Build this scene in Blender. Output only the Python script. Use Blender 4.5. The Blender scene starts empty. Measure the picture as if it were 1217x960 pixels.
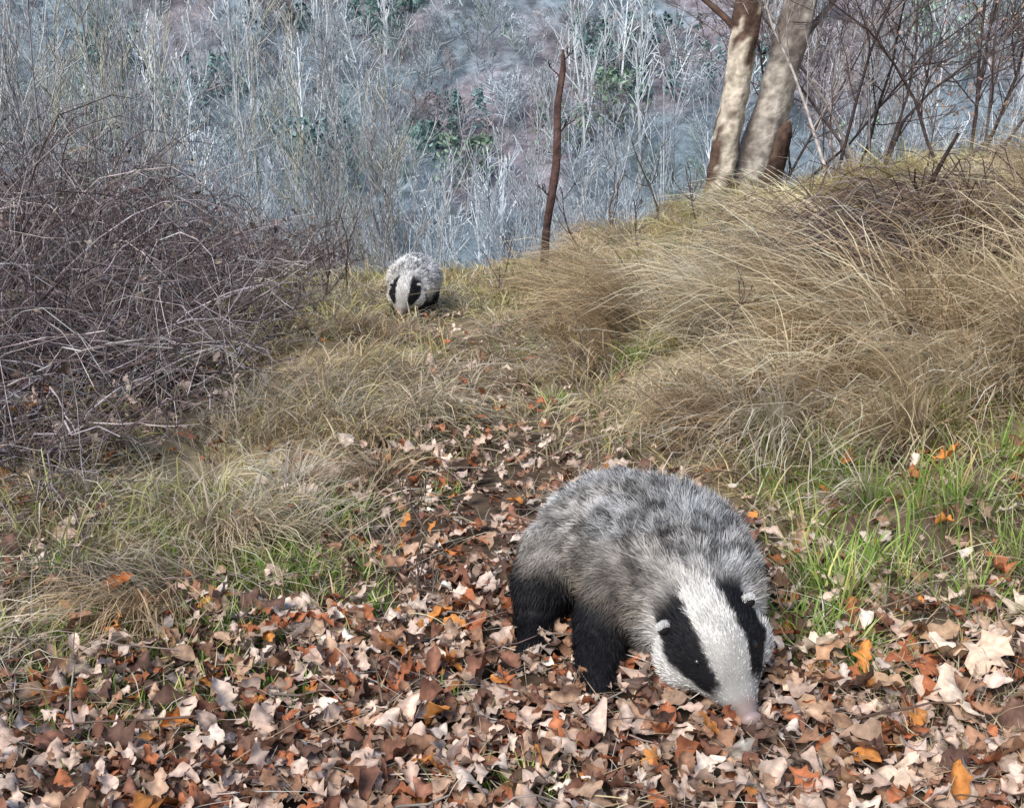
import bpy, math, bmesh, numpy as np
from mathutils import Vector, Matrix
rng=np.random.default_rng(7)
sc=bpy.context.scene
# ---------------------------------------------------------------- helpers
def h2(ix,iy,s): 
    v=np.sin(ix*127.1+iy*311.7+s*74.7)*43758.5453
    return v-np.floor(v)
def vn(x,y,s=0):
    ix=np.floor(x);iy=np.floor(y);fx=x-ix;fy=y-iy
    fx=fx*fx*(3-2*fx);fy=fy*fy*(3-2*fy)
    a=h2(ix,iy,s);b=h2(ix+1,iy,s);c=h2(ix,iy+1,s);d=h2(ix+1,iy+1,s)
    return (a*(1-fx)+b*fx)*(1-fy)+(c*(1-fx)+d*fx)*fy
def fbm(x,y,s=0,o=4):
    t=0;a=.5
    for i in range(o):
        t=t+a*vn(x*2**i,y*2**i,s+i);a*=.5
    return t/(1-.5**o)
def sp(x,k): return k*np.logaddexp(0,x/k)
def smooth(a,b,x):
    t=np.clip((x-a)/(b-a),0,1);return t*t*(3-2*t)
def pathx(y): return np.interp(y,[0,1.5,2.5,3.5,4.5,6,9],[-.15,-.12,-.1,-.06,-.2,-.5,-.75])
def H(x,y):
    x=np.asarray(x,float);y=np.asarray(y,float)
    xp=pathx(y)
    x0=xp+np.interp(y,[0,1.5,2.5,4,6,9],[.8,.8,.55,.5,.75,1.0])
    d=sp(x-x0,.2)
    z=(.74*(1-np.exp(-d/2))+.025*np.minimum(d,30))*np.interp(y,[0,1.5,3],[.45,.55,1])
    dl=sp(xp-.55-x,.2)
    z=z+.05*np.minimum(dl,6)
    off=smooth(.15,.7,np.abs(x-xp))*smooth(1.7,2.6,y)
    z=z+off*(.24*(fbm(x*1.3,y*1.3,3,3)-.5)+.12*(vn(x*4.5,y*4.5,5)-.5))+.012*(vn(x*6,y*6,9)-.5)
    yb=9.0+.45*np.clip(x,-3,7)
    z=z-.34*sp(y-yb,.6)
    far=y>18
    hill=-12+.56*(np.minimum(y,230)-50)
    if np.any(far): hill=hill+np.where(far,9*(fbm(x/28+4,y/28,11,3)-.5)+1.5*(fbm(x/6,y/6,12,2)-.5),0)
    k=2.
    return k*np.logaddexp(z/k,hill/k)
def mk(name,V,F,C=None,mat=None,sm=False,parent=None):
    me=bpy.data.meshes.new(name)
    V=np.ascontiguousarray(V,dtype=np.float32).reshape(-1,3);F=np.ascontiguousarray(F,dtype=np.int32)
    n=F.shape[1]
    me.vertices.add(len(V));me.vertices.foreach_set('co',V.ravel())
    me.loops.add(F.size);me.loops.foreach_set('vertex_index',F.ravel())
    me.polygons.add(len(F));me.polygons.foreach_set('loop_start',np.arange(0,F.size,n,dtype=np.int32))
    me.update(calc_edges=True)
    if sm: me.polygons.foreach_set('use_smooth',np.ones(len(F),dtype=bool))
    if C is not None:
        a=me.attributes.new('Col','FLOAT_COLOR','POINT')
        c=np.ones((len(V),4),dtype=np.float32);c[:,:3]=np.clip(np.asarray(C).reshape(-1,3),0,.9);a.data.foreach_set('color',c.ravel())
    ob=bpy.data.objects.new(name,me);sc.collection.objects.link(ob)
    if mat: me.materials.append(mat)
    if parent: ob.parent=parent
    return ob
def nrm(a): return a/np.maximum(np.linalg.norm(a,axis=-1,keepdims=True),1e-9)
def ribG(P,W,w,C):
    N,K,_=P.shape
    V=np.stack([P-W[:,None,:]*w[...,None],P+W[:,None,:]*w[...,None]],axis=2).reshape(-1,3)
    i=(np.arange(N)[:,None]*K+np.arange(K-1)[None,:])*2
    F=np.stack([i,i+1,i+3,i+2],-1).reshape(-1,4)
    return V,F,np.repeat(C.reshape(-1,3),2,axis=0)
def tubG(P,R,C,S=3):
    N,K,_=P.shape
    T=nrm(np.gradient(P,axis=1))
    ref=nrm(np.cross(nrm(P[:,-1]-P[:,0]),rng.normal(size=(N,3))))[:,None,:]
    U=nrm(np.cross(T,ref));B=np.cross(T,U)
    a=np.arange(S)*2*math.pi/S
    V=P[:,:,None,:]+R[:,:,None,None]*(np.cos(a)[None,None,:,None]*U[:,:,None,:]+np.sin(a)[None,None,:,None]*B[:,:,None,:])
    n=np.arange(N)[:,None,None];k=np.arange(K-1)[None,:,None];s=np.arange(S)[None,None,:];s2=(s+1)%S
    f=lambda k,s:(n*K+k)*S+s
    F=np.stack([f(k,s),f(k,s2),f(k+1,s2),f(k+1,s)],-1).reshape(-1,4)
    return V.reshape(-1,3),F,np.repeat(C.reshape(-1,3),S,axis=0)
class Acc:
    def __init__(s): s.V=[];s.F=[];s.C=[];s.n=0
    def add(s,g):
        V,F,C=g;s.V.append(V);s.F.append(F+s.n);s.C.append(C);s.n+=len(V)
    def make(s,name,mat,**k): return mk(name,np.concatenate(s.V),np.concatenate(s.F),np.concatenate(s.C),mat,**k)
def mat(name,rough=.9,nscale=30,namt=.3,trans=0,bump=0,spec=.2,det=0,n2=0):
    m=bpy.data.materials.new(name);m.use_nodes=True;nt=m.node_tree;nt.nodes.clear();N=nt.nodes.new;L=nt.links.new
    out=N('ShaderNodeOutputMaterial')
    at=N('ShaderNodeAttribute');at.attribute_name='Col'
    tc=N('ShaderNodeTexCoord');no=N('ShaderNodeTexNoise');no.inputs['Scale'].default_value=nscale;no.inputs['Detail'].default_value=det
    L(tc.outputs['Object'],no.inputs['Vector'])
    mr=N('ShaderNodeMapRange');mr.inputs[1].default_value=.3;mr.inputs[2].default_value=.7;mr.inputs[3].default_value=1-namt;mr.inputs[4].default_value=1+namt
    L(no.outputs[0],mr.inputs[0])
    vm=N('ShaderNodeVectorMath');vm.operation='SCALE';L(at.outputs['Color'],vm.inputs[0]);L(mr.outputs[0],vm.inputs['Scale'])
    if n2:
        nb=N('ShaderNodeTexNoise');nb.inputs['Scale'].default_value=n2;nb.inputs['Detail'].default_value=6;nb.inputs['Roughness'].default_value=.75
        L(tc.outputs['Object'],nb.inputs['Vector'])
        m2=N('ShaderNodeMapRange');m2.inputs[1].default_value=.35;m2.inputs[2].default_value=.65;m2.inputs[3].default_value=.5;m2.inputs[4].default_value=1.5
        L(nb.outputs[0],m2.inputs[0]);v2=N('ShaderNodeVectorMath');v2.operation='SCALE';L(vm.outputs[0],v2.inputs[0]);L(m2.outputs[0],v2.inputs['Scale']);vm=v2
    if spec>0:
        b=N('ShaderNodeBsdfPrincipled');b.inputs['Roughness'].default_value=rough;b.inputs['Specular IOR Level'].default_value=spec
        L(vm.outputs[0],b.inputs['Base Color'])
    else:
        b=N('ShaderNodeBsdfDiffuse');L(vm.outputs[0],b.inputs['Color'])
    if bump:
        bp=N('ShaderNodeBump');bp.inputs['Strength'].default_value=bump;bp.inputs['Distance'].default_value=.02;L(no.outputs[0],bp.inputs['Height']);L(bp.outputs[0],b.inputs['Normal'])
    if trans:
        t=N('ShaderNodeBsdfTranslucent');L(vm.outputs[0],t.inputs[0]);mx=N('ShaderNodeMixShader');mx.inputs[0].default_value=trans
        L(b.outputs[0],mx.inputs[1]);L(t.outputs[0],mx.inputs[2]);L(mx.outputs[0],out.inputs[0])
    else: L(b.outputs[0],out.inputs[0])
    return m
M_ground=mat('soil_mat',1,14,.35,bump=.6,spec=0,det=4,n2=.9)
M_leaf=mat('dead_leaf_mat',.7,90,.28,spec=.2,det=2)
M_grass=mat('grass_mat',.7,8,.12,trans=.3,spec=0)
M_wood=mat('twig_mat',.9,25,.3,spec=0)
M_bark=mat('bark_mat',.95,16,.45,bump=1,det=4)
M_far=mat('distant_forest_mat',1,.25,.3,spec=0)
M_fur=mat('badger_fur_mat',.65,40,.08,spec=.2)
def colmix(pal,n,jit=.12):
    pal=np.array(pal);c=pal[rng.integers(0,len(pal),n)]
    return c*(1+jit*rng.normal(size=(n,1)))*(1+.04*rng.normal(size=(n,3)))
# ---------------------------------------------------------------- ground
u=np.linspace(-1,1,480);xs=np.sinh(u*6.2)/np.sinh(6.2)*260
v=np.linspace(0,1,560);ys=-4+ (np.exp(v*5.2)-1)/(np.exp(5.2)-1)*404
X,Y=np.meshgrid(xs,ys);Z=H(X,Y)
F=(np.arange(len(ys)-1)[:,None]*len(xs)+np.arange(len(xs)-1)[None,:])
F=np.stack([F,F+1,F+1+len(xs),F+len(xs)],-1).reshape(-1,4)
soil=np.array([.13,.095,.07]);gr=np.array([.38,.31,.19])
n1=fbm(X*2,Y*2,21)[...,None]
xp=pathx(Y)
g=(smooth(.25,.8,np.abs(X-xp))*smooth(1.9,2.8,Y))[...,None]
g=np.maximum(g,.6*smooth(3.0,5.0,Y)[...,None])
C=soil*(.6+.8*n1)*(1-g)+g*gr*(.4+1.2*n1)
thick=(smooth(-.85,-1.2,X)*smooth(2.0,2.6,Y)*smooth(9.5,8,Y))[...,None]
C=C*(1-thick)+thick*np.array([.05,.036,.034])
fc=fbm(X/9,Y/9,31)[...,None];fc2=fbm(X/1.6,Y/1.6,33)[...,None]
farc=np.array([.19,.24,.28])*(.45+1.1*fc2)*(1-smooth(.42,.62,fc))+smooth(.42,.62,fc)*np.array([.24,.22,.25])*(.45+1.1*fc2)  # hillside floor colour, tinted blue-grey to paint in aerial haze
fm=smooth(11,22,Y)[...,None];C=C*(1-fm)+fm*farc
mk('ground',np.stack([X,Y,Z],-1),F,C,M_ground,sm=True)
# ---------------------------------------------------------------- grass blades
def blades(x,y,az,L,t0,t1,w,cb,ct,K=5,p=1.0,zoff=0):
    N=len(x);t=np.linspace(0,1,K)
    th=t0[:,None]+(t1-t0)[:,None]*t[None,:]**p
    azz=az[:,None]+rng.normal(size=(N,1))*.5*t[None,:]
    seg=(L/(K-1))[:,None]
    dx=np.cos(th)*np.cos(azz)*seg;dy=np.cos(th)*np.sin(azz)*seg;dz=np.sin(th)*seg
    P=np.stack([x[:,None]+np.cumsum(dx,1)-dx,y[:,None]+np.cumsum(dy,1)-dy,(H(x,y)-.005+zoff)[:,None]+np.cumsum(dz,1)-dz],-1)
    g=H(P[...,0],P[...,1])+.004+rng.random((N,1))*.05*t[None,:]
    P[...,2]=np.where(t[None,:]>0.01,np.maximum(P[...,2],g),P[...,2])
    a=az+math.pi/2+rng.normal(size=N)*.5
    W=nrm(np.stack([np.cos(a),np.sin(a),rng.normal(size=N)*.3],-1))
    ww=w[:,None]*(1-t[None,:]**2*.92)
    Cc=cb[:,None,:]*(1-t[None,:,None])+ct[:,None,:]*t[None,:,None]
    return ribG(P,W,ww,Cc)
STRAW=[(.86,.68,.45),(.90,.78,.56),(.76,.58,.37),(.88,.72,.50),(.90,.83,.67),(.64,.47,.29)]
YG=[(.74,.68,.28),(.82,.74,.36),(.58,.60,.22)]
GREY=[(.68,.61,.51),(.77,.71,.60),(.56,.49,.41)]
BROWN=[(.45,.33,.23),(.50,.38,.26),(.34,.25,.18)]
GREEN=[(.28,.44,.09),(.42,.58,.16),(.20,.34,.07),(.56,.66,.26)]
def tussocks(cx,cy,per,Lm,pals,acc,bias=(-.75,-.45),bw=.0016,spread=.09,biasw=1.0,th1=(-1.3,.4),tsr=(.45,1.6)):
    n=len(cx);ts=rng.uniform(tsr[0],tsr[1],n)
    idx=np.repeat(np.arange(n),np.maximum(8,(per*ts*rng.uniform(.4,1.4,n))).astype(int));N=len(idx)
    r=np.abs(rng.normal(size=N))*spread*ts[idx];a=rng.random(N)*2*math.pi
    x=cx[idx]+r*np.cos(a);y=cy[idx]+r*np.sin(a)
    b=np.array(bias)
    tdir=rng.normal(size=(n,2))*.5
    vx=np.cos(a)+biasw*2*(b[0]+tdir[idx,0]);vy=np.sin(a)+biasw*2*(b[1]+tdir[idx,1])
    az=np.arctan2(vy,vx)
    L=Lm*ts[idx]*rng.uniform(.45,1.15,N)
    t0=rng.uniform(.6,1.45,N);t1=rng.uniform(th1[0],th1[1],N)
    pc=np.array([pals[i][rng.integers(len(pals[i]))] for i in rng.integers(0,len(pals),n)])*rng.uniform(.7,1.2,(n,1))
    base=pc[idx]*.8+colmix(pals[0],N)*.2
    base*=rng.uniform(.65,1.25,(N,1))
    w=bw*(.5+np.maximum(y,1.5)*.30)*rng.uniform(.6,1.3,N)
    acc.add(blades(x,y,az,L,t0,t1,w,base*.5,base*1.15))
def region(n,x0,x1,y0,y1,cond):
    out=[];tot=0
    while tot<n:
        y=y0*(y1/y0)**rng.random(n*3);x=rng.uniform(x0,x1,n*3)
        m=cond(x,y)&(np.abs(x)<y*.62+.6);out.append(np.stack([x[m],y[m]],-1));tot+=m.sum()
    o=np.concatenate(out)[:n];return o[:,0],o[:,1]
bankx=lambda y: pathx(y)+np.interp(y,[0,1.5,2.2,3,4,6,9],[.95,.78,.58,.38,.30,.28,.3])
leftx=lambda y: pathx(y)-np.interp(y,[0,1.5,2.2,3,4,6,9],[.85,.55,.40,.3,.24,.2,.2])
patchy=lambda x,y,s,t: fbm(x*1.7,y*1.7,s,3)>t
acc=Acc()
x,y=region(330,.2,7,2.0,11,lambda x,y:(x>bankx(y)+.05)&~((x>.45)&(y<2.3)&(x<1.4))&patchy(x,y,55,.42))
tussocks(x,y,95,.26,[STRAW,STRAW,STRAW,GREY,YG,BROWN],acc,spread=.075)
x,y=region(220,.2,7,2.6,11,lambda x,y:(x>bankx(y)+.1))
tussocks(x,y,40,.14,[STRAW,STRAW,YG,GREY,BROWN],acc,spread=.07)
x,y=region(85,.5,3.4,2.5,5.5,lambda x,y:(x>bankx(y)+.35))
tussocks(x,y,140,.46,[STRAW],acc,bias=(-.9,-.35),biasw=1.6,spread=.08,th1=(-.9,-.1))
x,y=region(330,-1.7,5,5.6,11.0,lambda x,y:(x>leftx(y)-1.0+.1*(y-6)))
tussocks(x,y,40,.17,[STRAW,YG,YG,STRAW],acc,biasw=.35,th1=(-1,.9))
x,y=region(240,-1.9,.2,1.5,7.0,lambda x,y:(x<leftx(y)+.05)&(x>-1.05-.1*y+.1)&patchy(x,y,57,.45))
tussocks(x,y,50,.16,[STRAW,GREY,GREY,YG,STRAW],acc,bias=(.35,-.55),biasw=.9)
# mounded clumps beside the path
x=np.array([-.42,-.55,-.30,-.78,-.98,-.62,-.36,-.85,.28,.42,.36,.62,.95,-1.1,-.7]);y=np.array([3.15,2.75,3.45,2.75,2.4,2.3,2.75,2.05,3.4,3.0,4.2,3.3,3.0,2.9,1.9])
tussocks(x,y,190,.22,[STRAW,STRAW,GREY],acc,bias=(.1,-.6),biasw=.6,spread=.06,th1=(-1.4,-.2),tsr=(.8,1.25))
x,y=region(190,-1.3,.7,3.0,8.5,lambda x,y:np.abs(x-pathx(y))<.5)
tussocks(x,y,24,.12,[STRAW,GREY,YG],acc,biasw=.3)
x,y=region(230,-1.3,1.3,1.25,3.4,lambda x,y:(fbm(x*2.2,y*2.2,66,3)>.46)&((x<-.2)|(x>.5)|(y>2.3)))
tussocks(x,y,24,.10,[STRAW,GREY,YG],acc,biasw=.3,spread=.07,bw=.0012)
N=31000
x,y=region(N,-3,7,1.2,11,lambda x,y:((x>bankx(y)-.15+.5*(fbm(x*2,y*2,68,2)-.5))|(x<leftx(y)+.05+.8*(fbm(x*2,y*2,69,2)-.5)))&((y>2.4)|(fbm(x*3,y*3,70,2)>.45)))
c=colmix(STRAW+GREY+YG,N,.2)
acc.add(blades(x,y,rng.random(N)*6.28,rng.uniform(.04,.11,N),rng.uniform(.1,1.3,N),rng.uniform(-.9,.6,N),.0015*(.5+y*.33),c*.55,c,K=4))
N=2600
x=rng.uniform(-1.1,1.1,N);y=1.05*(4.3)**rng.random(N)
c=colmix(STRAW+GREY,N,.15)
acc.add(blades(x,y,rng.random(N)*6.28,rng.uniform(.04,.20,N),rng.uniform(-.1,.35,N),rng.uniform(-.5,.1,N),np.full(N,.0011),c,c,K=6,zoff=.03))
acc.make('dry_grass',M_grass)
acc=Acc()
def tuft(cx,cy,n,L,spread,acc=acc,pal=GREEN):
    r=np.abs(rng.normal(size=n))*spread;a=rng.random(n)*6.28
    c=colmix(pal,n,.15)
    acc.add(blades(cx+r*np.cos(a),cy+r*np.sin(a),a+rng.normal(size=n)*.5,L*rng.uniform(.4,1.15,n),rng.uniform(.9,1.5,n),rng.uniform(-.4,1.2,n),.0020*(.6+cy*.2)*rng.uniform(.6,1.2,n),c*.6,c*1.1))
for i in range(52):
    cx=rng.uniform(.5,1.25);cy=rng.uniform(1.72,2.8)
    if cx<.55+.1*(cy-1.75): cx+=.1
    tuft(cx,cy,rng.integers(20,50),rng.uniform(.07,.17),.045,pal=GREEN+YG[:1])
for cx,cy,n,L,s in [(.50,1.78,110,.10,.05),(.56,1.70,110,.09,.05),(.60,1.62,70,.07,.04),(.62,1.95,110,.14,.06),(.9,2.1,90,.14,.06),(.74,2.5,90,.16,.05),(.78,2.3,70,.15,.05),(.68,2.75,80,.16,.05),(1.05,2.6,80,.16,.06),(.82,1.8,90,.12,.05),
    (-.55,1.86,120,.06,.06),(-.47,2.1,120,.08,.05),(-.43,2.14,80,.07,.05),(-.72,2.2,60,.07,.06),(-.08,1.55,60,.04,.03),(.02,1.34,90,.05,.035),(-.05,1.36,50,.04,.04),(-.57,1.45,45,.04,.03),(-.26,1.95,50,.06,.04),(-.3,2.15,60,.07,.05),(-.8,1.8,90,.07,.06),(.14,3.6,60,.08,.06),(.45,3.8,90,.11,.07),(.55,4.2,90,.11,.08),(-.62,1.72,60,.05,.05),(-.2,2.6,40,.08,.05),(-.9,2.05,60,.07,.06),(-.65,2.35,60,.07,.06),(-.35,2.45,60,.08,.05),(-.72,1.6,70,.06,.05),(-.66,1.5,50,.05,.04)]:
    tuft(cx,cy,n,L,s)
for i in range(75):
    tuft(rng.uniform(-1.1,-.3),rng.uniform(1.45,2.7),32,.06,.05,pal=GREEN+YG[:1])
for i in range(130):
    cy=rng.uniform(2.4,8.8);cx=rng.uniform(-1.1,3.2)
    if abs(cx-pathx(cy))<.2: continue
    tuft(cx,cy,24,.10,.09,pal=GREEN+YG+YG)
acc.make('green_grass',M_grass)
# ---------------------------------------------------------------- leaf litter
def leaf_templates(n):
    out=[];U=11;Vv=5
    for i in range(n):
        uu=np.linspace(0,1,U);vv=np.linspace(-1,1,Vv)
        lob=rng.choice([0,1],p=[.4,.6]);wd=rng.uniform(.22,.36)
        prof=np.sin(np.pi*np.clip(uu,.02,.985)**.85)**.75
        if lob: prof=prof*(.74+.26*np.cos(uu*2*np.pi*rng.choice([3,3.5])+rng.uniform(0,6)))
        prof*=(1+.09*rng.normal(size=U))
        prof[0]=.05;prof[-1]=.1
        A,B=np.meshgrid(uu,vv,indexing='ij')
        cl=rng.uniform(-1.2,1.8);cu=rng.uniform(-.8,.9);tw=rng.normal()*.7
        yy=B*prof[:,None]*wd
        zz=cl*yy**2*2.4+cu*(A-.5)**2+tw*(A-.5)*yy+.03*rng.normal(size=A.shape)+.06*np.abs(B)*np.sin(A*14+B)
        yy=yy+.10*rng.normal()*(A-.5)**2*4
        tone=np.where(np.abs(B)<.1,1.15,1.0)*(1-.18*(np.abs(B)>.9))
        out.append((np.stack([A-.5,yy,zz],-1).reshape(-1,3),np.repeat(tone.reshape(-1,1),3,1)))
    i=np.arange(U-1)[:,None]*Vv+np.arange(Vv-1)[None,:]
    F=np.stack([i,i+Vv,i+Vv+1,i+1],-1).reshape(-1,4)
    return out,F
LT,LF=leaf_templates(40);NVT=len(LT[0][0])
def scatter_leaves(acc,x,y,size,pal,lift=.03,tilt=.42,probs=None):
    N=len(x);pal=np.array(pal)
    col=pal[rng.choice(len(pal),N,p=probs)]*(1+.16*rng.normal(size=(N,1)))
    ti=rng.integers(0,len(LT),N)
    yaw=rng.random(N)*6.28;tx=rng.normal(size=N)*tilt;ty=rng.normal(size=N)*tilt
    z=H(x,y)+lift*rng.random(N)+.004
    for t in range(len(LT)):
        m=np.where(ti==t)[0]
        if len(m)==0: continue
        V,T=LT[t];V=V[None]*size[m][:,None,None]
        a=tx[m][:,None];V=np.stack([V[...,0],V[...,1]*np.cos(a)-V[...,2]*np.sin(a),V[...,1]*np.sin(a)+V[...,2]*np.cos(a)],-1)
        a=ty[m][:,None];V=np.stack([V[...,0]*np.cos(a)+V[...,2]*np.sin(a),V[...,1],-V[...,0]*np.sin(a)+V[...,2]*np.cos(a)],-1)
        a=yaw[m][:,None];V=np.stack([V[...,0]*np.cos(a)-V[...,1]*np.sin(a),V[...,0]*np.sin(a)+V[...,1]*np.cos(a),V[...,2]],-1)
        low=np.minimum(V[...,2].min(1),0)*.75
        V=V+np.stack([x[m],y[m],z[m]-low],-1)[:,None,:]
        n=len(m);F=LF[None]+np.arange(n)[:,None,None]*V.shape[1]
        acc.add((V.reshape(-1,3),F.reshape(-1,4),(col[m][:,None,:]*T[None]).reshape(-1,3)))
LP=[(.66,.51,.42),(.56,.41,.33),(.76,.63,.54),(.46,.31,.22),(.34,.19,.12),(.42,.15,.07),(.25,.12,.08),(.60,.25,.07),(.14,.08,.06)]
LPp=np.array([.18,.16,.09,.13,.13,.09,.10,.03,.09]);LPp/=LPp.sum()
acc=Acc()
N=20500
y=1.0*(7.5)**rng.random(N);x=rng.uniform(-1.6,1.6,N)*np.maximum(.65,y*.42)
dx=x-pathx(y)
wid_r=np.interp(y,[1,1.6,2.2,3,4,6],[1.5,1.1,.65,.28,.15,.10]);wid_l=np.interp(y,[1,1.4,1.7,2.0,2.3,2.8,4,6],[1.1,.8,.6,.48,.42,.33,.18,.10])
dens=np.where(dx>0,1-smooth(wid_r*.4,wid_r*1.5,dx),1-smooth(wid_l*.3,wid_l*1.8,-dx))
dens=dens*np.maximum(smooth(.30,.55,fbm(x*2.5,y*2.5,41)+.18*smooth(2.4,1.4,y)),.75*smooth(.4,.1,np.abs(dx)))
dens=dens*np.interp(y,[0,2.4,3.5,6],[1,1,.75,.6])
dens=np.maximum(dens,.10+.25*(x<-.95)*(y<4.5)+.14*(x>.5)*(y<2.8))
m=rng.random(N)<dens;x=x[m];y=y[m]
scatter_leaves(acc,x,y,rng.uniform(.022,.056,len(x))*np.where(rng.random(len(x))<.08,1.35,1),LP,probs=LPp)
x=rng.uniform(.42,.95,42);y=rng.uniform(1.25,1.72,42)
scatter_leaves(acc,x,y,rng.uniform(.06,.10,42),[(.66,.50,.38),(.72,.58,.46),(.5,.33,.21),(.42,.25,.15)],lift=.04)
scatter_leaves(acc,np.array([-.21,-.12,-.50,-.75,-.20,.62,.95,1.0,.8]),np.array([2.18,2.12,1.48,1.95,1.72,2.2,2.3,2.05,2.5]),rng.uniform(.05,.07,9),[(.65,.24,.06),(.55,.19,.06)],lift=.05)
acc.make('fallen_leaves',M_leaf)
# ---------------------------------------------------------------- woody growth
def grow(base,d,L,r,spec,K=5,wob=.12,up=.15):
    out=[]
    def rec(b,d,L,r,lev):
        n=K if lev<2 else 4
        P=[np.array(b,float)];dd=nrm(np.array(d,float))
        for i in range(n-1):
            dd=nrm(dd+rng.normal(size=3)*wob+np.array([0,0,up*(lev>0)]))
            P.append(P[-1]+dd*L/(n-1))
        P=np.array(P);R=np.linspace(r,r*(.35 if lev==0 else .3),n);out.append((lev,P,R))
        if lev<len(spec):
            cnt,rat,ang=spec[lev]
            for i in range(cnt):
                t=rng.uniform(.2,.98)*(n-1);k=min(int(t),n-2);f=t-k
                p=P[k]*(1-f)+P[k+1]*f;ax=nrm(P[k+1]-P[k])
                pr=nrm(np.cross(ax,rng.normal(size=3)));an=ang*rng.uniform(.6,1.4)
                cd=ax*math.cos(an)+pr*math.sin(an)
                rec(p,cd,L*rat*rng.uniform(.6,1.2)*(1.15-.5*t/(n-1)),max(R[k]*.55,.0008),lev+1)
    rec(base,d,L,r,0);return out
def add_wood(acc,br,col,minr=0,S=4,jit=.15):
    by={}
    for lev,P,R in br: by.setdefault(len(P),[]).append((P,R,lev))
    for n,l in by.items():
        P=np.stack([a[0] for a in l]);R=np.maximum(np.stack([a[1] for a in l]),minr)
        C=np.array(col)[None,None,:]*(1+jit*rng.normal(size=(len(l),1,1)))*np.ones((len(l),n,1))
        acc.add(tubG(P,R,C,S))
acc=Acc()
N=190;x=rng.uniform(-1,1.1,N);y=1.05*(3.)**rng.random(N);az=rng.random(N)*6.28;L=rng.uniform(.05,.22,N);t=np.linspace(0,1,5)
P=np.stack([x[:,None]+np.cos(az)[:,None]*L[:,None]*t,y[:,None]+np.sin(az)[:,None]*L[:,None]*t,np.zeros((N,5))],-1)+np.cumsum(rng.normal(size=(N,5,3))*.005,1)
P[...,2]=H(P[...,0],P[...,1])+.028+rng.random((N,1))*.02+P[...,2]
acc.add(tubG(P,rng.uniform(.001,.0028,N)[:,None]*(1-.5*t),np.repeat(colmix([(.12,.08,.06),(.35,.28,.24),(.2,.14,.11)],N)[:,None,:],5,1),5))
acc.make('fallen_twigs',M_wood)
# --- thicket on the left
acc=Acc()
N=2700
x=rng.uniform(-5.5,-.95,N);y=2.35*(9/2.35)**rng.random(N)
edge=-(1.02+.25*fbm(y*1.0,x*0,51)+.10*np.maximum(y-4,0))
x=np.minimum(x,edge-rng.random(N)*.3)
m=np.abs(x)<y*.55+.9;x=x[m];y=y[m];edge=edge[m];N=len(x)
K=8;t=np.linspace(0,1,K)
ht=(.20+.70*smooth(.0,1.3,-(x-edge)-.05)*rng.uniform(.3,1.15,N))*smooth(1.6,4.0,y)
az=rng.random(N)*6.28;L=rng.uniform(.5,1.5,N)*smooth(1.2,3.4,y)
pk=rng.uniform(.45,.9,N)[:,None]
arc=np.sin(np.pi*np.clip(t[None,:]*pk,0,1)**.9)
wob=np.cumsum(rng.normal(size=(N,K,3))*.025,axis=1)
P=np.stack([x[:,None]+np.cos(az)[:,None]*L[:,None]*t*.75,y[:,None]+np.sin(az)[:,None]*L[:,None]*t*.75,H(x,y)[:,None]+ht[:,None]*arc],-1)+wob
P[...,0]=np.minimum(P[...,0],(edge+.2)[:,None]+.15*rng.random((N,1)))
R=(rng.uniform(.0018,.0050,N)[:,None]*(1-.7*t[None,:]))*(.7+.12*y[:,None])
pal=[(.16,.125,.13),(.23,.19,.20),(.40,.36,.37),(.11,.085,.09),(.56,.51,.51),(.19,.15,.14),(.13,.10,.10)]
c=colmix(pal,N,.15)
acc.add(tubG(P,R,np.repeat(c[:,None,:],K,1),3))
M=9000;i=rng.integers(0,N,M);k=rng.integers(2,K-1,M);b=P[i,k]
d=nrm(rng.normal(size=(M,3))+np.array([0,0,.35]));l=rng.uniform(.06,.34,M)
tt=np.linspace(0,1,4);Q=b[:,None,:]+d[:,None,:]*l[:,None,None]*tt[None,:,None]+np.cumsum(rng.normal(size=(M,4,3))*.008,1)
Rq=(.0016*(.6+.12*b[:,1]))[:,None]*(1-.6*tt[None,:])*np.ones((M,1))
c=colmix(pal,M,.2);acc.add(tubG(Q,Rq,np.repeat(c[:,None,:],4,1),3))
acc.make('bramble_thicket',M_wood)
acc=Acc()
j=rng.integers(0,M,1300);lx=Q[j,3]
for a in range(1300):
    s=rng.uniform(.02,.05);A=rng.normal(size=(3,3));q,_=np.linalg.qr(A)
    acc.add(((LT[a%36][0]*s)@q+lx[a],LF.copy(),np.tile(colmix([(.12,.09,.08),(.2,.15,.13),(.34,.27,.23)],1),(NVT,1))))
acc.make('withered_leaves',M_leaf)
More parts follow.
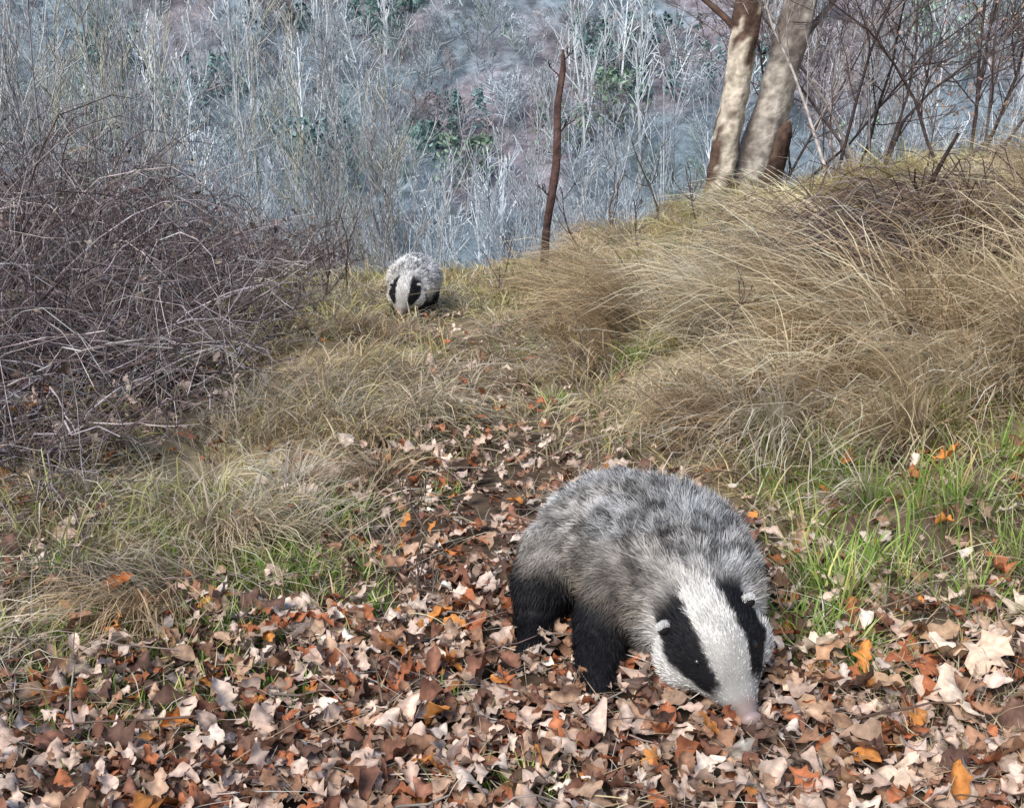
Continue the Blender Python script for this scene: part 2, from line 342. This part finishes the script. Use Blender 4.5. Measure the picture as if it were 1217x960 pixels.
# --- tall dry stems + saplings left and behind brow
acc=Acc()
def sapl(x,y,L,r,col,spec=((9,.38,.5),(4,.45,.6)),lean=.12,minr=0,S=3):
    d=np.array([rng.normal()*lean,rng.normal()*lean,1.])
    br=grow((x,y,float(H(x,y))-.05),d,L,r,spec,K=7,wob=.07,up=.12)
    add_wood(acc,br,col,minr=minr,S=S)
for i in range(120):
    y=rng.uniform(6.5,13);x=-rng.uniform(.9,1.0+y*.5)
    if x>-2.0: y=max(y,10.5)
    L=rng.uniform(1.0,3.2)
    if x>-1.6: L=rng.uniform(1.2,2.0)
    col=[(.46,.47,.50),(.56,.57,.58),(.36,.35,.37),(.50,.50,.43)][rng.integers(4)]
    sapl(x,y,L,.004+.0022*L,col,minr=.0018+.0002*y)
for i in range(170):
    y=rng.uniform(13,38);x=rng.uniform(-.58,.60)*y
    L=rng.uniform(2.0,3.6)*(1+.06*(y-12))
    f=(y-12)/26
    col=np.array([(.42,.45,.49),(.55,.57,.60),(.34,.36,.39)][rng.integers(3)])*(1-f*.3)+f*np.array([.07,.10,.13])  # stem colour shifts bluer with distance, haze mixed into the colour
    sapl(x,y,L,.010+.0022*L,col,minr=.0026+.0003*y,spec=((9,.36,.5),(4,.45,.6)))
acc.make('bare_saplings',M_wood)
# --- right-hand shrubs
acc=Acc()
for (x,y,L,r) in [(2.65,8.6,2.6,.016),(3.0,9.2,3.2,.018),(3.5,8.4,2.6,.016),(3.9,9.5,3.4,.018),(4.3,8.8,3.0,.018),(2.4,10.5,3.2,.018),(3.3,10.5,3.2,.018),(4.6,10.2,3.2,.018),(5.2,9.6,3.0,.018),(3.75,7.6,1.8,.012),(4.4,7.9,2.2,.014)]:
    for q in range(3):
        d=np.array([rng.normal()*.4,rng.normal()*.2,1.])
        br=grow((x+rng.normal()*.12,y,float(H(x,y))-.05),d,L*rng.uniform(.6,1),r,((9,.42,.7),(5,.5,.7),(3,.5,.6)),K=7,wob=.12,up=.08)
        add_wood(acc,br,[(.11,.085,.085),(.20,.16,.16),(.42,.38,.37)][rng.integers(3)],minr=.0026,S=3)
acc.make('bare_shrub',M_wood)
acc=Acc()
bx,by=1.54,4.25
br=grow((bx-.04,by,float(H(bx,by))-.03),(.10,0,1),.56,.017,((6,.42,.8),(3,.5,.7)),K=7,wob=.10,up=.05);add_wood(acc,br,(.07,.05,.045),minr=.002,S=7)
N=850;x=bx+.04+rng.normal(size=N)*.22;y=by+rng.normal(size=N)*.2;az=rng.normal(size=N)*.9+math.pi;L=rng.uniform(.15,.5,N)
t=np.linspace(0,1,8);el=rng.uniform(0,1.2,N)
P=np.stack([x[:,None]+np.cos(az)[:,None]*L[:,None]*t,y[:,None]+np.sin(az)[:,None]*L[:,None]*t,H(x,y)[:,None]+.14*rng.random((N,1))+np.sin(el)[:,None]*L[:,None]*.65*np.sin(t*2.4)],-1)+np.cumsum(rng.normal(size=(N,8,3))*.010,1)
c=colmix([(.12,.085,.08),(.2,.15,.14),(.36,.30,.27),(.09,.06,.06)],N)
acc.add(tubG(P,np.full((N,8),.0028)*(1-.6*t),np.repeat(c[:,None,:],8,1),3))
acc.make('brush_heap',M_wood)
acc=Acc()
N=200
px=rng.normal(size=N)*.5+3.85;py=rng.normal(size=N)*.4+8.6;pz=rng.uniform(1.1,2.3,N)
for a in range(N):
    s=rng.uniform(.035,.06);q,_=np.linalg.qr(rng.normal(size=(3,3)))
    acc.add(((LT[a%36][0]*s)@q+np.array([px[a],py[a],pz[a]]),LF.copy(),np.tile(colmix([(.46,.33,.28),(.5,.38,.31),(.38,.27,.23)],1),(NVT,1))))
acc.make('beech_foliage',M_leaf)
acc=Acc()
for (x,y,L) in [(.62,3.2,.35),(-.95,6.3,.5),(-1.0,5.8,.45),(-.1,6.9,.4),(.5,7.8,.5),(.85,7.2,.4),(1.3,7.5,.5),(2.2,7.5,.7),(1.2,9.3,.8),(.8,9.4,.7),(2.9,7.3,.7),(-.18,1.95,.12),(-.16,2.3,.18),(1.6,6.,.5),(2.4,6.6,.6)]:
    br=grow((x,y,float(H(x,y))-.02),(rng.normal()*.3,rng.normal()*.2,1),L,.003+.0008*y,((5,.5,.7),(2,.5,.6)),K=6,wob=.15);add_wood(acc,br,(.12,.09,.08),minr=.001+.0002*y,S=4)
acc.make('dry_weed_stems',M_wood)
def trunk(name,pts,rad,patch,S=18,stubs=(),thr=.48):
    pts=np.array(pts,float);n=90;t=np.linspace(0,1,len(pts));tt=np.linspace(0,1,n)
    P=np.stack([np.interp(tt,t,pts[:,i]) for i in range(3)],-1)
    ker=np.ones(9)/9
    for i in range(3):
        q=np.pad(P[:,i],4,mode='reflect',reflect_type='odd');P[:,i]=np.convolve(q,ker,'valid')
    R=np.interp(tt,t,rad)
    V,F,_=tubG(P[None],R[None],np.ones((1,n,3)),S)
    ang=np.tile(np.arange(S),n)*2*math.pi/S;hh=np.repeat(tt*np.linalg.norm(pts[-1]-pts[0]),S)
    cen=np.repeat(P,S,axis=0)
    bump=1+.16*(fbm(np.cos(ang)*2+7,hh*5+np.sin(ang)*2,61)-.5)*2+.06*np.sin(ang*5+hh*3)
    V=cen+(V-cen)*bump[:,None]
    f=fbm((V[:,0]-cen[:,0])*14+3,hh*2.6+(V[:,1]-cen[:,1])*9,71);k=smooth(thr,thr+.06,f)[:,None]
    g=fbm(ang*2.,hh*14,75)[:,None]
    C=(np.array(patch[0])*(1-k)+np.array(patch[1])*k)*(.5+1.0*g)
    a=Acc();a.add((V,F,C))
    for (tf,d,L,r) in stubs:
        b=P[int(tf*(n-1))];br=grow(b,d,L,r,((3,.5,.7),(2,.5,.6)),K=6,wob=.12);add_wood(a,br,patch[1],minr=.003,S=5)
    a.make(name,M_bark,sm=True)
zz=float(H(.21,7.5))
trunk('dead_pole',[(.21,7.5,zz-.1),(.235,7.5,zz+.35),(.30,7.5,zz+.75),(.30,7.5,1.15),(.335,7.5,1.38),(.332,7.5,1.50)],[.030,.027,.028,.024,.020,.008],((.10,.06,.055),(.05,.03,.03)),stubs=[(.5,(.6,0,1),.16,.008),(.75,(-.7,0,.8),.12,.007),(.88,(.7,0,.7),.10,.006),(.3,(-.8,0,.6),.14,.006)])
zz=float(H(1.7,9))
trunk('tree_trunk',[(1.66,9,zz-.15),(1.68,9,zz+.3),(1.76,9,zz+.9),(1.84,9,zz+1.5),(1.90,9,3.2),(2.0,9.1,5.5)],[.15,.105,.105,.11,.09,.03],((.52,.46,.38),(.11,.07,.055)),stubs=[(.55,(-.7,.3,.8),1.2,.03),(.7,(.7,.3,.8),1.4,.03),(.85,(-.5,-.3,.9),1.2,.02)],thr=.43)
trunk('tree_trunk',[(1.86,9.15,zz-.15),(1.93,9.15,zz+.25),(2.09,9.15,zz+.8),(2.24,9.15,zz+1.4),(2.55,9.2,3.4),(2.9,9.3,5.8)],[.22,.15,.14,.135,.10,.03],((.42,.38,.34),(.24,.20,.18)),stubs=[(.5,(.9,.2,.7),1.5,.035),(.7,(-.6,.3,.8),1.3,.03),(.85,(.6,-.3,.9),1.2,.02)],thr=.45)
trunk('dead_stump',[(2.02,8.95,zz-.1),(2.08,8.95,zz+.25),(2.16,8.95,zz+.6),(2.19,8.95,zz+.68)],[.10,.075,.06,.015],((.10,.065,.05),(.05,.03,.025)),S=10)
# ---------------------------------------------------------------- distant forest, blue aerial haze painted into its colours
acc=Acc();temps=[]
for i in range(14):
    br=grow((0,0,0),(rng.normal()*.06,rng.normal()*.06,1),1,.012,((9,.45,.6),(5,.5,.65),(1,.5,.6)),K=6,wob=.08,up=.08)
    P=[];R=[]
    for lev,p,r in br:
        ii=np.linspace(0,len(p)-1,3).round().astype(int);P.append(p[ii]);R.append(r[ii])
    temps.append((np.array(P),np.array(R)))
N=2900
y=rng.uniform(42,140,N);x=rng.uniform(-.62,.62,N)*y
patch=fbm(x/10+5,y/10,81,3)
for i in range(N):
    P,R=temps[rng.integers(14)]
    hgt=rng.uniform(2.0,4.4);a=rng.random()*6.28;wd=1.6
    if rng.random()<.09: hgt=rng.uniform(5.5,9);wd=.7
    Q=P*hgt*np.array([wd,wd,1]);Q=np.stack([Q[...,0]*math.cos(a)-Q[...,1]*math.sin(a),Q[...,0]*math.sin(a)+Q[...,1]*math.cos(a),Q[...,2]],-1)
    Q=Q+np.array([x[i],y[i],float(H(x[i],y[i]))-.2])
    n=len(Q)
    p=patch[i]+.05*rng.normal()
    if p>.58: c=np.array([.36,.32,.33])
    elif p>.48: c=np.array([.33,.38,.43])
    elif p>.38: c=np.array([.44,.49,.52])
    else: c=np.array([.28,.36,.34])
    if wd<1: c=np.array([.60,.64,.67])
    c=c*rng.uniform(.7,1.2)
    W=nrm(np.cross(Q[:,-1]-Q[:,0],rng.normal(size=(n,3))))
    w=np.maximum(R*hgt,.014+.00012*y[i])
    C=np.ones((n,3,1))*c*(1+.15*rng.normal(size=(n,1,1)))
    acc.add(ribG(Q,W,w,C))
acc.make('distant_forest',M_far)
acc=Acc()
pos=[(-24,80),(-27,76),(-22,85),(-8,92),(-10,90),(-4,78),(-5.5,74),(8,80),(7,76),(-18,92),(22,88),(-33,88),(-3,70),(2,95),(14,96),(-12,70)]+[(rng.uniform(-60,60),rng.uniform(62,140)) for i in range(60)]
for (x,y) in pos:
    hgt=rng.uniform(2,4.2);n=450
    t=rng.random(n)**.8;cl=rng.normal(size=(9,3))*np.array([1.2,1.2,0]);k=rng.integers(0,9,n)
    rr=(1-t)**.6*hgt*.3*np.sqrt(rng.random(n));a=rng.random(n)*6.28
    c0=np.stack([x+rr*np.cos(a)+cl[k,0],y+rr*np.sin(a)+cl[k,1],float(H(x,y))+t*hgt],-1)
    d=nrm(rng.normal(size=(n,3)));s=rng.uniform(.10,.26,n)
    P=np.stack([c0-d*s[:,None],c0,c0+d*s[:,None]],1);W=nrm(np.cross(d,rng.normal(size=(n,3))))
    w=np.stack([s*.2,s*.6,s*.1],1)
    base=np.array([(.21,.34,.31),(.27,.38,.28),(.19,.29,.29)][rng.integers(3)])
    acc.add(ribG(P,W,w,np.ones((n,3,1))*base*(1+.3*rng.normal(size=(n,1,1)))))
acc.make('evergreen_trees',M_far)
# ---------------------------------------------------------------- badgers
def badger(name,J,nh,hw,off=(0,0,0),lens=1.0,bright=1.0):
    off=np.array(off,float)
    bones=[]
    def ch(pts,kind):
        for p,q in zip(pts[:-1],pts[1:]): bones.append((np.array(p[:3],float)+off,np.array(q[:3],float)+off,p[3],q[3],kind))
    N0=np.array(J['nose'])+off;O=np.array(J['occ'])+off
    hl=np.linalg.norm(O-N0);e1=(O-N0)/hl
    e3=np.array(J['lat'],float);e3=nrm(e3-e1*np.dot(e3,e1));e2=np.cross(e3,e1)
    hp=[(0,.018,-.002),(.14,.026,-.003),(.3,.040,-.004),(.46,.057,0),(.64,.072,.000),(.82,.078,-.004),(1.0,.076,-.010)]
    pts=[tuple(N0-off+e1*hl*t+e2*z)+(r,) for t,r,z in hp]
    ch(pts,0)
    ch([pts[-1]]+J['body'],1)
    for sd in (-1,1):
        ch([(p[0]+sd*p[3]*.26,p[1],p[2]-.01,p[3]*.95) for p in J['body']],1)
    ch(J['tail'],1)
    for l in J['legs']: ch(l,2)
    bm=bmesh.new()
    for a,b,ra,rb,k in bones:
        L=np.linalg.norm(b-a);n=max(2,int(L/.012))
        for i in range(n+1):
            t=i/n;c=a*(1-t)+b*t;r=ra*(1-t)+rb*t
            bmesh.ops.create_icosphere(bm,subdivisions=3 if r>.06 else 2,radius=r,matrix=Matrix.Translation(c))
    for s in (-1,1):
        c=N0+e1*hl*.70+e3*s*.046-e2*.022
        bmesh.ops.create_icosphere(bm,subdivisions=2,radius=.052,matrix=Matrix.Translation(c))
    for l in J['legs']:
        p=np.array(l[-1][:3])+off;q=np.array(l[-2][:3])+off;f=p-q;f[2]=0;f=nrm(f);s=np.array([-f[1],f[0],0])
        for k in (-2,-1,0,1,2):
            c=p+f*(.022-.003*abs(k))+s*k*.011;c[2]=p[2]-.006
            bmesh.ops.create_icosphere(bm,subdivisions=2,radius=.0105,matrix=Matrix.Translation(c))
    me=bpy.data.meshes.new('tmp');bm.to_mesh(me);bm.free()
    ob=bpy.data.objects.new('tmp',me);sc.collection.objects.link(ob)
    r=ob.modifiers.new('r','REMESH');r.mode='VOXEL';r.voxel_size=.0065
    s_=ob.modifiers.new('s','SMOOTH');s_.iterations=6;s_.factor=.6
    dg=bpy.context.evaluated_depsgraph_get();dg.update()
    ev=ob.evaluated_get(dg);m2=ev.to_mesh()
    nv=len(m2.vertices);V=np.empty(nv*3,np.float32);m2.vertices.foreach_get('co',V);V=V.reshape(-1,3).astype(float)
    m2.calc_loop_triangles();T=np.empty(len(m2.loop_triangles)*3,np.int32);m2.loop_triangles.foreach_get('vertices',T);T=T.reshape(-1,3)
    NV=np.empty(nv*3,np.float32);m2.vertices.foreach_get('normal',NV);NV=NV.reshape(-1,3).astype(float)
    ev.to_mesh_clear();bpy.data.objects.remove(ob)
    A=np.array([b[0] for b in bones]);B=np.array([b[1] for b in bones]);RA=np.array([b[2] for b in bones]);RB=np.array([b[3] for b in bones]);KD=np.array([b[4] for b in bones])
    D=nrm(B-A)
    def info(P):
        ab=B-A;l2=(ab**2).sum(1)
        t=np.clip(((P[:,None,:]-A[None])*ab[None]).sum(2)/l2,0,1)
        c=A[None]+t[...,None]*ab[None];d=np.linalg.norm(P[:,None,:]-c,axis=2)-(RA+(RB-RA)*t)
        w=np.exp(-(d-d.min(1,keepdims=True))/.012);w/=w.sum(1,keepdims=True)
        flow=nrm((w[...,None]*D[None]).sum(1))
        wk=np.stack([w[:,KD==k].sum(1) for k in (0,1,2)],1)
        return flow,wk
    def colour(P,Nn,wk):
        rel=P-N0;s=(rel@e1)/hl;la=rel@e3;do=rel@e2+.012
        phi=np.degrees(np.arctan2(np.abs(la),do))+5*(vn(P[:,0]*90,P[:,2]*90+P[:,1]*90,5)-.5)
        white=np.array([.82,.80,.77]);black=np.array([.016,.016,.020])
        s1=np.interp(s,[0,.3,.6,1,1.3],[34,30,23,21,20]);s2=np.interp(s,[0,.3,.6,1,1.3],[62,74,76,64,50])
        kb=smooth(s1-3,s1+3,phi)*(1-smooth(s2-3,s2+3,phi))*smooth(.18,.27,s)*(1-smooth(1.0,1.25,s))
        throat=smooth(124,136,phi)*smooth(.3,.5,s)
        hc=white*(1-kb)[:,None]+black*kb[:,None]
        hc=hc*(1-.88*throat)[:,None]
        mz=smooth(.55,.2,s)*(1-kb);hc=hc*(1-.22*mz)[:,None]
        sn=(1-smooth(.05,.14,s))[:,None];hc=hc*(1-sn)+sn*np.array([.50,.40,.38])
        z=P[:,2]-off[2];c1=fbm(P[:,0]*34,(P[:,1]+P[:,2])*34,90,3)
        dorsal=smooth(.10,.21,z)
        bt=np.array([.62,.54,.45])*(1-dorsal)[:,None]+np.array([.58,.585,.60])*dorsal[:,None]
        br_=smooth(.5,.66,fbm(P[:,0]*9+3,P[:,1]*9+P[:,2]*9,93,2))[:,None];bt=bt*(1-.4*br_)+.4*br_*np.array([.38,.32,.26])
        bt=bt*(.3+1.4*c1)[:,None]*bright
        belly=smooth(.12,.075,z)[:,None];bt=bt*(1-belly)+belly*black
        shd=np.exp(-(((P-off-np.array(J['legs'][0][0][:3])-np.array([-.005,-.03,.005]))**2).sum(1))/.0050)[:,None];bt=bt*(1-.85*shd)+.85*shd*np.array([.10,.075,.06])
        lf=smooth(.165,.115,z)[:,None];lc=black*lf+bt*(1-lf)
        nf=smooth(1.2,.92,s)[:,None]
        return hc*(wk[:,0:1]+wk[:,1:2]*nf)+bt*(wk[:,1:2]*(1-nf))+lc*wk[:,2:3],s,phi,dorsal
    par=bpy.data.objects.new(name,None);sc.collection.objects.link(par)
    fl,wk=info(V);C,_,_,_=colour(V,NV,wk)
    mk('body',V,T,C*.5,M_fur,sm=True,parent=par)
    p0,p1,p2=V[T[:,0]],V[T[:,1]],V[T[:,2]];ar=np.linalg.norm(np.cross(p1-p0,p2-p0),axis=1)
    ti=rng.choice(len(T),nh,p=ar/ar.sum());a=rng.random((nh,2));fp=a.sum(1)>1;a[fp]=1-a[fp]
    P=p0[ti]+(p1-p0)[ti]*a[:,:1]+(p2-p0)[ti]*a[:,1:]
    Nn=nrm(NV[T[ti,0]]*(1-a.sum(1))[:,None]+NV[T[ti,1]]*a[:,:1]+NV[T[ti,2]]*a[:,1:])
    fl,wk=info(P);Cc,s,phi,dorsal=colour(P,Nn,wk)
    L=wk[:,0]*np.interp(s,[0,.25,.5,.8,1.1],[.0035,.006,.009,.015,.022])+wk[:,1]*np.interp(s,[.9,1.3,1.8],[.020,.028,.034])+wk[:,2]*.016
    L=L*rng.uniform(.6,1.2,nh)*lens
    paw=(P[:,2]-off[2]<.03);L[paw]*=.45
    tan=nrm(fl-Nn*(fl*Nn).sum(1,keepdims=True))
    # clumped guard hairs: strands share a lean within ~1.5 cm cells
    cl=np.stack([vn(P[:,0]*80+P[:,2]*80,P[:,1]*80,q)-.5 for q in (1,2,3)],-1)
    lift=(.32+.38*wk[:,1])[:,None]
    d0=nrm(tan+Nn*lift+cl*(.5+1.0*wk[:,1:2])+rng.normal(size=(nh,3))*.22)
    d1=nrm(d0+np.array([0,0,-.25])*wk[:,1:2]+tan*.3)
    K=4;t=np.linspace(0,1,K)
    Pp=P[:,None,:]-Nn[:,None,:]*.001+L[:,None,None]*(d0[:,None,:]*(t-.4*t**2)[None,:,None]+d1[:,None,:]*(.4*t**2)[None,:,None])
    W=nrm(np.cross(d0,Nn)+rng.normal(size=(nh,3))*.35)
    w=hw*rng.uniform(.6,1.3,nh)[:,None]*np.array([1,.9,.65,.12])[None,:]
    bodyish=(wk[:,1]*smooth(.95,1.25,s))[:,None]
    band=(.4+.6*dorsal)[:,None]*smooth(.43,.58,fbm(P[:,0]*58+P[:,1]*16,P[:,2]*50+P[:,1]*56,97,3))[:,None]
    band=np.clip(band+.3*rng.random((nh,1)),0,1)*bodyish
    Ct=np.stack([Cc*.75,Cc*(1-.5*band),Cc*(1-.95*band),Cc*(1+.45*bodyish)*(1-.45*band)],1)*rng.uniform(.7,1.2,(nh,1,1))
    V2,F2,C2=ribG(Pp,W,w,Ct)
    mk('fur',V2,F2,C2,M_fur,parent=par)
    def simple(nm,col,rough,spec=.5):
        m=bpy.data.materials.new(nm);m.use_nodes=True;b=m.node_tree.nodes['Principled BSDF'];nn=m.node_tree.nodes.new('ShaderNodeTexNoise');nn.inputs['Scale'].default_value=200
        rp=m.node_tree.nodes.new('ShaderNodeValToRGB');rp.color_ramp.elements[0].color=(*[c*.8 for c in col],1);rp.color_ramp.elements[1].color=(*col,1)
        m.node_tree.links.new(nn.outputs[0],rp.inputs[0]);m.node_tree.links.new(rp.outputs[0],b.inputs['Base Color']);b.inputs['Roughness'].default_value=rough;b.inputs['Specular IOR Level'].default_value=spec;return m
    Rm=np.stack([e3,e1,e2],1)
    def ell(nm,c,rad,m,rot=Rm):
        bm=bmesh.new();bmesh.ops.create_icosphere(bm,subdivisions=3,radius=1);me=bpy.data.meshes.new(nm);
        for v_ in bm.verts:
            q=rot@(np.array(v_.co)*np.array(rad))+c;v_.co=Vector(q)
        for f in bm.faces:f.smooth=True
        bm.to_mesh(me);bm.free();o=bpy.data.objects.new(nm,me);sc.collection.objects.link(o);me.materials.append(m);o.parent=par;return o
    me_=simple('eye_mat',(.01,.008,.008),.08,.8);mn=simple('nose_mat',(.40,.30,.29),.42);md=simple('nostril_mat',(.03,.018,.018),.6)
    ell('nose_pad',N0-e1*.011+e2*.004,(.0165,.011,.013),mn)
    for s_ in (-1,1):
        ell('nostril',N0-e1*.0205+e2*.003+e3*s_*.0070,(.0035,.003,.003),md)
        t=.47;an=math.radians(50);rr=.058
        ell('eye',N0+e1*hl*t+e3*s_*math.sin(an)*rr+e2*math.cos(an)*rr,(.0075,.0075,.0075),me_)
        t=.86;an=math.radians(62);rr=.080
        c=N0+e1*hl*t+e3*s_*math.sin(an)*rr+e2*math.cos(an)*rr
        ell('ear',c,(.011,.009,.012),simple('ear_mat',(.03,.028,.03),.9,.1))
        n=700;th=rng.uniform(.3,math.pi-.3,n)
        b=c+e3*(np.cos(th)*.009*s_)[:,None]+e2*(np.sin(th)*.010)[:,None]-e1*(rng.uniform(-.003,.005,n))[:,None]
        dd=nrm(e3*(np.cos(th)*s_)[:,None]*.5+e2*np.sin(th)[:,None]*.5+e1*.8+rng.normal(size=(n,3))*.3)
        tt=np.linspace(0,1,3);PP=b[:,None,:]+dd[:,None,:]*tt[None,:,None]*.006
        V3,F3,C3=ribG(PP,nrm(np.cross(dd,rng.normal(size=(n,3)))),np.ones((n,1))*np.array([hw,hw*.8,hw*.2])[None],np.full((n,3,3),.70))
        mk('ear_fringe',V3,F3,C3,M_fur,parent=par)
    ca=Acc()
    for l in J['legs']:
        p=np.array(l[-1][:3])+off;q=np.array(l[-2][:3])+off;f=p-q;f[2]=0;f=nrm(f);sd=np.array([-f[1],f[0],0])
        for k in (-2,-1,0,1,2):
            c=p+f*(.030-.003*abs(k))+sd*k*.011;c[2]=p[2]-.003
            PP=np.stack([c,c+f*.010+np.array([0,0,.001]),c+f*.018+np.array([0,0,-.005]),c+f*.022+np.array([0,0,-.011])])
            ca.add(tubG(PP[None],np.array([[.004,.0034,.0022,.0005]]),np.ones((1,4,3))*np.array([.35,.28,.2]),6))
    ca.make('claws',M_fur,sm=True,parent=par)
    return par
J1=dict(nose=(.352,1.490,.034),occ=(.302,1.642,.126),lat=(1,.10,.22),
  body=[(.288,1.74,.136,.108),(.262,1.85,.150,.126),(.196,1.965,.136,.118)],
  tail=[(.17,2.07,.13,.05),(.155,2.14,.10,.022)],
  legs=[[(.175,1.725,.120,.060),(.150,1.715,.080,.050),(.140,1.655,.042,.039),(.136,1.605,.020,.031)],
        [(.345,1.735,.12,.058),(.355,1.745,.075,.044),(.358,1.72,.038,.033),(.358,1.67,.020,.027)],
        [(.090,1.91,.12,.078),(.054,1.84,.09,.058),(.043,1.85,.045,.040),(.036,1.75,.018,.031)],
        [(.29,1.94,.12,.078),(.33,1.90,.09,.056),(.33,1.945,.045,.034),(.33,1.85,.018,.028)]])
badger('badger',J1,120000,.00075,off=(0,0,.008))
J2=dict(nose=(-.035,-.27,.060),occ=(-.01,-.14,.170),lat=(1,0,.1),
  body=[(0,-.06,.180,.095),(.005,.05,.205,.100),(.015,.20,.19,.098)],
  tail=[(.02,.28,.16,.05),(.03,.36,.12,.022)],
  legs=[[(-.055,-.07,.135,.052),(-.065,-.07,.085,.042),(-.065,-.12,.042,.034),(-.065,-.17,.020,.027)],
        [(.055,-.07,.13,.052),(.065,-.05,.080,.042),(.065,-.07,.038,.033),(.065,-.12,.020,.027)],
        [(-.055,.18,.14,.068),(-.07,.10,.10,.052),(-.07,.14,.045,.034),(-.07,.04,.018,.028)],
        [(.06,.20,.14,.068),(.08,.13,.10,.052),(.08,.18,.045,.034),(.08,.09,.018,.028)]])
badger('badger.001',J2,35000,.0017,off=(-.52,5.70,float(H(-.53,5.6))+.01),bright=1.6)
# ---------------------------------------------------------------- light, camera
w=bpy.data.worlds.new('World');sc.world=w;w.use_nodes=True;nt=w.node_tree
bg=nt.nodes['Background'];sky=nt.nodes.new('ShaderNodeTexSky');sky.sky_type='NISHITA';sky.sun_disc=False
sky.sun_elevation=math.radians(42);sky.sun_rotation=math.radians(215)
nt.links.new(sky.outputs[0],bg.inputs[0]);bg.inputs[1].default_value=.15
sl=bpy.data.lights.new('sun','SUN');sl.energy=3.6;sl.angle=math.radians(36);sl.color=(1,.94,.85)
so=bpy.data.objects.new('sun',sl);sc.collection.objects.link(so)
az=math.radians(215);el=math.radians(42)
dirv=Vector((math.sin(az)*math.cos(el),math.cos(az)*math.cos(el),math.sin(el)))
so.rotation_euler=dirv.to_track_quat('Z','Y').to_euler()
cam=bpy.data.cameras.new('camera');co=bpy.data.objects.new('camera',cam);sc.collection.objects.link(co)
cam.sensor_width=36;cam.lens=36*1305/1217;cam.clip_end=2000;cam.clip_start=.05
co.location=(0,0,.86);co.rotation_euler=(math.radians(90-13),0,0);sc.camera=co
sc.view_settings.view_transform='Standard';sc.view_settings.look='None';sc.view_settings.exposure=0
